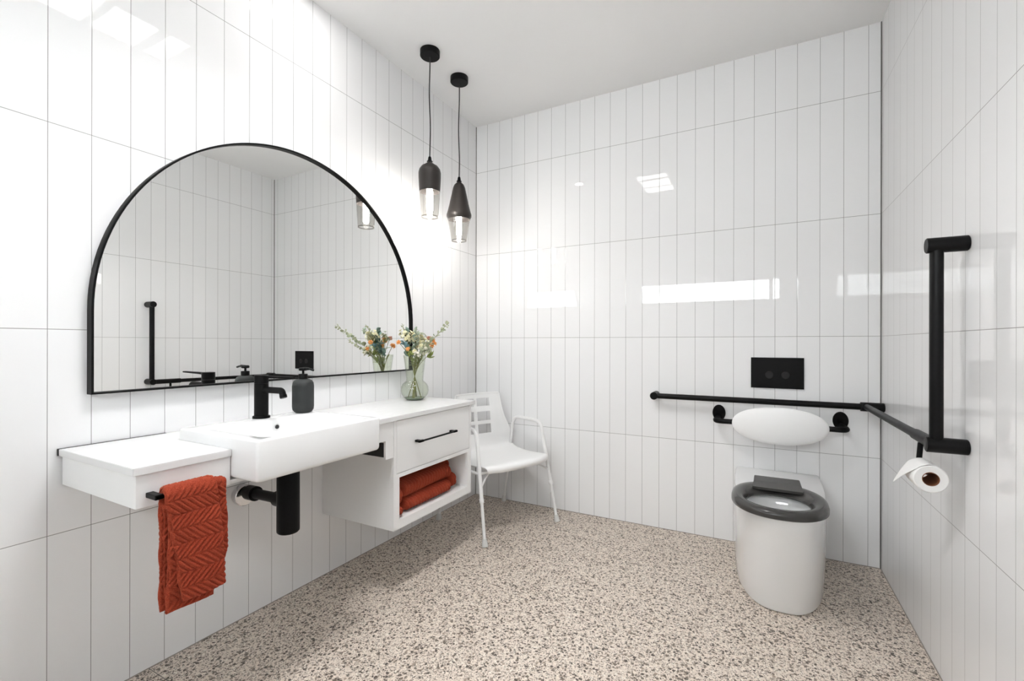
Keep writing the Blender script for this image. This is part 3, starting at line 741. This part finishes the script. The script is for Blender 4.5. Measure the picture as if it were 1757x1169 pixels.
# deck closes inwards to the bowl opening
N = 64
def bowl_loop(a, b, cy, z):
    # ordered like pan_loop : starts at +x along back edge? -> map by angle from the opening centre
    out = []
    ref = loops[-1]
    for p in ref:
        d = Vector((p.x - 1.890, p.y - cy)); ang = math.atan2(d.y, d.x); out.append(Vector((1.890 + a * math.cos(ang), cy + b * math.sin(ang), z)))
    return out
rings = loops + [bowl_loop(.135, .155, -.590, .420), bowl_loop(.128, .148, -.590, .410), bowl_loop(.118, .137, -.590, .36), bowl_loop(.095, .115, -.585, .30), bowl_loop(.060, .075, -.56, .25), bowl_loop(.03, .04, -.54, .22)]
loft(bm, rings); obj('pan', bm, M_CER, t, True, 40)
bm = bmesh.new(); lathe(bm, [(0, 0), (.075, 0), (.075, .001), (0, .001)], (1.890, -.570, .268), 32)
M_WATER = mat('toilet_water', (0.86, 0.87, 0.87), 0.12); obj('water', bm, M_WATER, t)
# seat: torus-like ring between two superellipses
bm = bmesh.new(); NS = 72; rings = []
def ell(a, b, cy, n, k, cx=1.888):
    ang = 2 * PI * k / NS; c_, s_ = math.cos(ang), math.sin(ang)
    return Vector((cx + a * math.copysign(abs(c_) ** (2 / n), c_), cy + b * math.copysign(abs(s_) ** (2 / n), s_), 0))
sec = [(0.0, .426), (.0, .438), (.06, .450), (.22, .4565), (.42, .4575), (.62, .455), (.82, .447), (.95, .438), (1.0, .430), (.97, .424), (.5, .423), (.08, .423)]
for k in range(NS):
    o_ = ell(.179, .226, -.576, 2.25, k); i_ = ell(.115, .122, -.612, 2.1, k, 1.886)
    rings.append([bm.verts.new((o_.x + (i_.x - o_.x) * f, o_.y + (i_.y - o_.y) * f, z)) for f, z in sec])
m_ = len(sec)
for k in range(NS):
    a, b = rings[k], rings[(k + 1) % NS]
    for q in range(m_): bm.faces.new((a[q], a[(q + 1) % m_], b[(q + 1) % m_], b[q]))
st = obj('seat_ring', bm, M_SEAT, t, True, 60); st['label'] = 'dark grey glossy open seat ring'
bm = bmesh.new()
for zz in [0]:
    A = [(1.797, -.330, .455), (1.982, -.330, .455), (1.982, -.330, .469), (1.797, -.330, .469)]
    Bq = [(1.795, -.42, .452), (1.983, -.42, .452), (1.983, -.42, .468), (1.795, -.42, .468)]
    Cq = [(1.790, -.505, .450), (1.985, -.505, .450), (1.985, -.505, .461), (1.790, -.505, .461)]
    loft(bm, [[Vector(p) for p in q] for q in (A, Bq, Cq)])
bmesh.ops.bevel(bm, geom=list(bm.edges), offset=.002, segments=2, affect='EDGES')
hg = obj('hinge_cover', bm, M_SEAT, t)
for x in (1.835, 1.945):
    bm = bmesh.new(); cyl(bm, (x, -.36, .421), (x, -.36, .456), .012, 20, .001); obj('hinge_post', bm, M_CHROME, hg, True, 40)

# backrest
t = thing('padded_backrest', 'white oval padded backrest on black arms above the toilet', 'backrest', (1.905, 0, .685))
bm = bmesh.new(); NL = 26; NA = 64; loops = []
for i in range(NL + 1):
    f = -1 + 2 * i / NL; s_ = math.sqrt(max(0, 1 - abs(f) ** 2.0)) ** .85
    a = .214 * max(.001, s_) ; b = .094 * max(.001, s_)
    y = -.150 - .032 * f
    loops.append([Vector((1.905 + a * math.copysign(abs(math.cos(2 * PI * k / NA)) ** .92, math.cos(2 * PI * k / NA)), y + .012 * (abs(math.cos(2 * PI * k / NA)) * a / .214) ** 2, .684 + b * math.copysign(abs(math.sin(2 * PI * k / NA)) ** .96, math.sin(2 * PI * k / NA)))) for k in range(NA)])
loft(bm, loops); obj('pad', bm, M_PAD, t, True)
for xw, xe, xi in ((1.620, 1.605, 1.72), (2.180, 2.197, 2.09)):
    bm = bmesh.new(); tube(bm, fillet([(xw, -.004, .690), (xe, -.120, .684), (xi, -.128, .686)], .038, 8), .0135, 20); ar = obj('support_arm', bm, M_BLACK, t, True, 50)
    bm = bmesh.new(); loft(bm, [[Vector((xw + r * .74 * math.cos(2 * PI * k / 40), y, .713 + r * math.sin(2 * PI * k / 40))) for k in range(40)] for r, y in ((.045, -.0006), (.045, -.006), (.042, -.0085))])
    obj('wall_flange', bm, M_BLACK, ar, True, 40)

# flush plate
t = thing('flush_plate', 'black rectangular flush plate with two round buttons', 'flush plate', (1.902, 0, .945))
bm = bmesh.new(); box(bm, 1.779, 2.024, -.009, -.0006, .863, 1.027, .0015); obj('plate', bm, M_BLACK, t)
for x in (1.866, 1.941):
    bm = bmesh.new(); cyl(bm, (x, -.008, .934), (x, -.0155, .934), .0195, 36, .0025); obj('button', bm, M_BTN, t, True, 40)

# ------------------------------------------------------------------ grab rail
RZ = .796; RX = W - .070; RY = -.066
t = thing('grab_rail', 'black grab rail round the toilet corner with upright bar', 'grab rail', (W, -.5, RZ))
bm = bmesh.new(); cyl(bm, (1.262, RY, RZ), (RX - .02, RY, RZ), .0155, 28, .001); obj('back_rail', bm, M_BLACKR, t, True, 40)
bm = bmesh.new(); cyl(bm, (1.278, -.0006, RZ), (1.278, RY - .020, RZ), .0220, 32, .002); obj('wall_post', bm, M_BLACKR, t, True, 40)
bm = bmesh.new(); cyl(bm, (W - .0006, RY + .002, RZ), (W - .093, RY + .002, RZ), .0220, 32, .002); obj('corner_post', bm, M_BLACKR, t, True, 40)
bm = bmesh.new(); cyl(bm, (RX, RY, RZ + .001), (RX, -.86, .801), .0142, 28, .001); cyl(bm, (RX, -.855, .801), (RX, -1.04, .802), .0178, 28, .001); obj('side_rail', bm, M_BLACKR, t, True, 40)
VY = -1.051
bm = bmesh.new(); cyl(bm, (RX, VY, .802), (RX, VY, 1.392), .0163, 32, .001); obj('upright_bar', bm, M_BLACKR, t, True, 40)
for z in (.803, 1.392):
    bm = bmesh.new(); cyl(bm, (W - .0006, VY, z), (W - .094, VY, z), .0225, 36, .002); obj('wall_post', bm, M_BLACKR, t, True, 40)

# ------------------------------------------------------------------ toilet roll
HX = 2.262; RC = Vector((HX, 0, .700)); y0r, y1r = -1.052, -.952
t = thing('toilet_roll_holder', 'black drop arm toilet roll holder under the grab rail', 'holder', (HX, -.935, .78))
bm = bmesh.new(); tube(bm, fillet([(HX + .006, -.928, .786), (HX, -.930, .7108), (HX, -1.010, .7108)], .018), .0075, 14)
obj('arm', bm, M_BLACK, t, True, 50)
t = thing('toilet_roll', 'white toilet paper roll with a folded loose end', 'toilet roll', (HX, -1.0, .659))
ro, ri = .0410, .0200
bm = bmesh.new(); ax = (0, 0, 0)
def ringy(r, y, seg=56): return [Vector((HX + r * math.cos(2 * PI * k / seg), y, .700 + r * math.sin(2 * PI * k / seg))) for k in range(seg)]
R_ = [ringy(ri, y0r + .002), ringy(ro - .003, y0r), ringy(ro, y0r + .003), ringy(ro, y1r - .003), ringy(ro - .003, y1r), ringy(ri, y1r - .002)]
vs = [[bm.verts.new(p) for p in L_] for L_ in R_]
for a, b in zip(vs, vs[1:] + vs[:1]):
    for k in range(56): bm.faces.new((a[k], a[(k + 1) % 56], b[(k + 1) % 56], b[k]))
obj('paper', bm, M_PAPER, t, True, 40)
bm = bmesh.new(); R_ = [ringy(ri - .0015, y0r + .001), ringy(ri + .0004, y0r + .001), ringy(ri + .0004, y1r - .001), ringy(ri - .0015, y1r - .001)]
vs = [[bm.verts.new(p) for p in L_] for L_ in R_]
for a, b in zip(vs, vs[1:] + vs[:1]):
    for k in range(56): bm.faces.new((a[k], a[(k + 1) % 56], b[(k + 1) % 56], b[k]))
obj('core', bm, M_CARD, t, True, 40)
bm = bmesh.new(); P = []
nn = 26
for i in range(nn):
    f = i / (nn - 1)
    if f < .5:
        a = math.radians(80 + 65 * f / .5); x = HX + (ro + .0015) * math.cos(a); z = .700 + (ro + .0015) * math.sin(a)
        xe, ze = x, z
    else:
        g = (f - .5) / .5; x = xe + (2.193 - xe) * g; z = ze + (.660 - ze) * g + .004 * math.sin(PI * g)
    if f < .5: wl, wr = y0r + .001, y1r - .001
    else:
        g = (f - .5) / .5; wl = y0r + .001 + (y1r - y0r - .012) * g; wr = y1r - .001 - .004 * g
    P.append([Vector((x, wl + (wr - wl) * j / 12, z)) for j in range(13)])
shell(bm, P, .0016); obj('loose_sheet', bm, M_PAPER, t, True)

# ------------------------------------------------------------------ light
def area(name, loc, sx_, sy_, power, col=(1, 1, 1), shape='RECTANGLE', spread=PI, rot=(0, 0, 0)):
    l = bpy.data.lights.new(name, 'AREA'); l.shape = shape; l.size = sx_; l.size_y = sy_; l.energy = power; l.color = col; l.spread = spread
    o = bpy.data.objects.new(name, l); C.objects.link(o); o.location = loc; o.rotation_euler = rot; return o
for i, (y0, y1) in enumerate(((-2.012, -1.872), (-1.830, -1.656), (-1.602, -1.514))):
    area('heater_lamp', (.942, (y0 + y1) / 2, H - .0265), .258, y1 - y0 - .002, 30 * (y1 - y0), (.995, .997, 1), spread=math.radians(124))
sp = bpy.data.lights.new('downlight_lamp', 'SPOT'); sp.energy = 3; sp.spot_size = math.radians(110); sp.spot_blend = .7; sp.shadow_soft_size = .035; sp.color = (1, .998, .99)
o = bpy.data.objects.new('downlight_lamp', sp); C.objects.link(o); o.location = (.257, -1.485, H - .012)
wd = bpy.data.worlds.new('sky'); S.world = wd; wd.use_nodes = True
bg = wd.node_tree.nodes['Background']; bg.inputs[0].default_value = (0.96, 0.985, 1.0, 1); bg.inputs[1].default_value = 26.0
po = area('window_portal', ((WX0 + WX1) / 2, YF - .07, (WZ0 + WZ1) / 2), WX1 - WX0, WZ1 - WZ0, 1, rot=(-PI / 2, 0, 0)); po.data.cycles.is_portal = True

# ------------------------------------------------------------------ camera
yaw, rol = .49266, .00186
s_, c_ = math.sin(yaw), math.cos(yaw)
F = Vector((-s_, c_, 0)); R0 = Vector((c_, s_, 0)); U0 = Vector((0, 0, 1))
Rv = R0 * math.cos(rol) + U0 * math.sin(rol); Uv = U0 * math.cos(rol) - R0 * math.sin(rol)
cam = bpy.data.cameras.new('camera'); co = bpy.data.objects.new('camera', cam); C.objects.link(co)
mw = Matrix.Identity(4)
for i, v in enumerate((Rv, Uv, -F)):
    for k in range(3): mw[k][i] = v[k]
mw[0][3], mw[1][3], mw[2][3] = 1.80727, -2.84064, 1.09995
co.matrix_world = mw
cam.sensor_fit = 'HORIZONTAL'; cam.sensor_width = 36; cam.lens = 789.11 * 36 / 1757
cam.shift_x = 3.363 / 1757; cam.shift_y = 5.159 / 1757; cam.clip_start = .02
S.camera = co
for o in bpy.data.objects:
    if '_local' in o: del o['_local']
S.view_settings.view_transform = 'Standard'; S.view_settings.look = 'None'; S.view_settings.gamma = 1
S.view_settings.use_curve_mapping = False; S.view_settings.exposure = 0.12
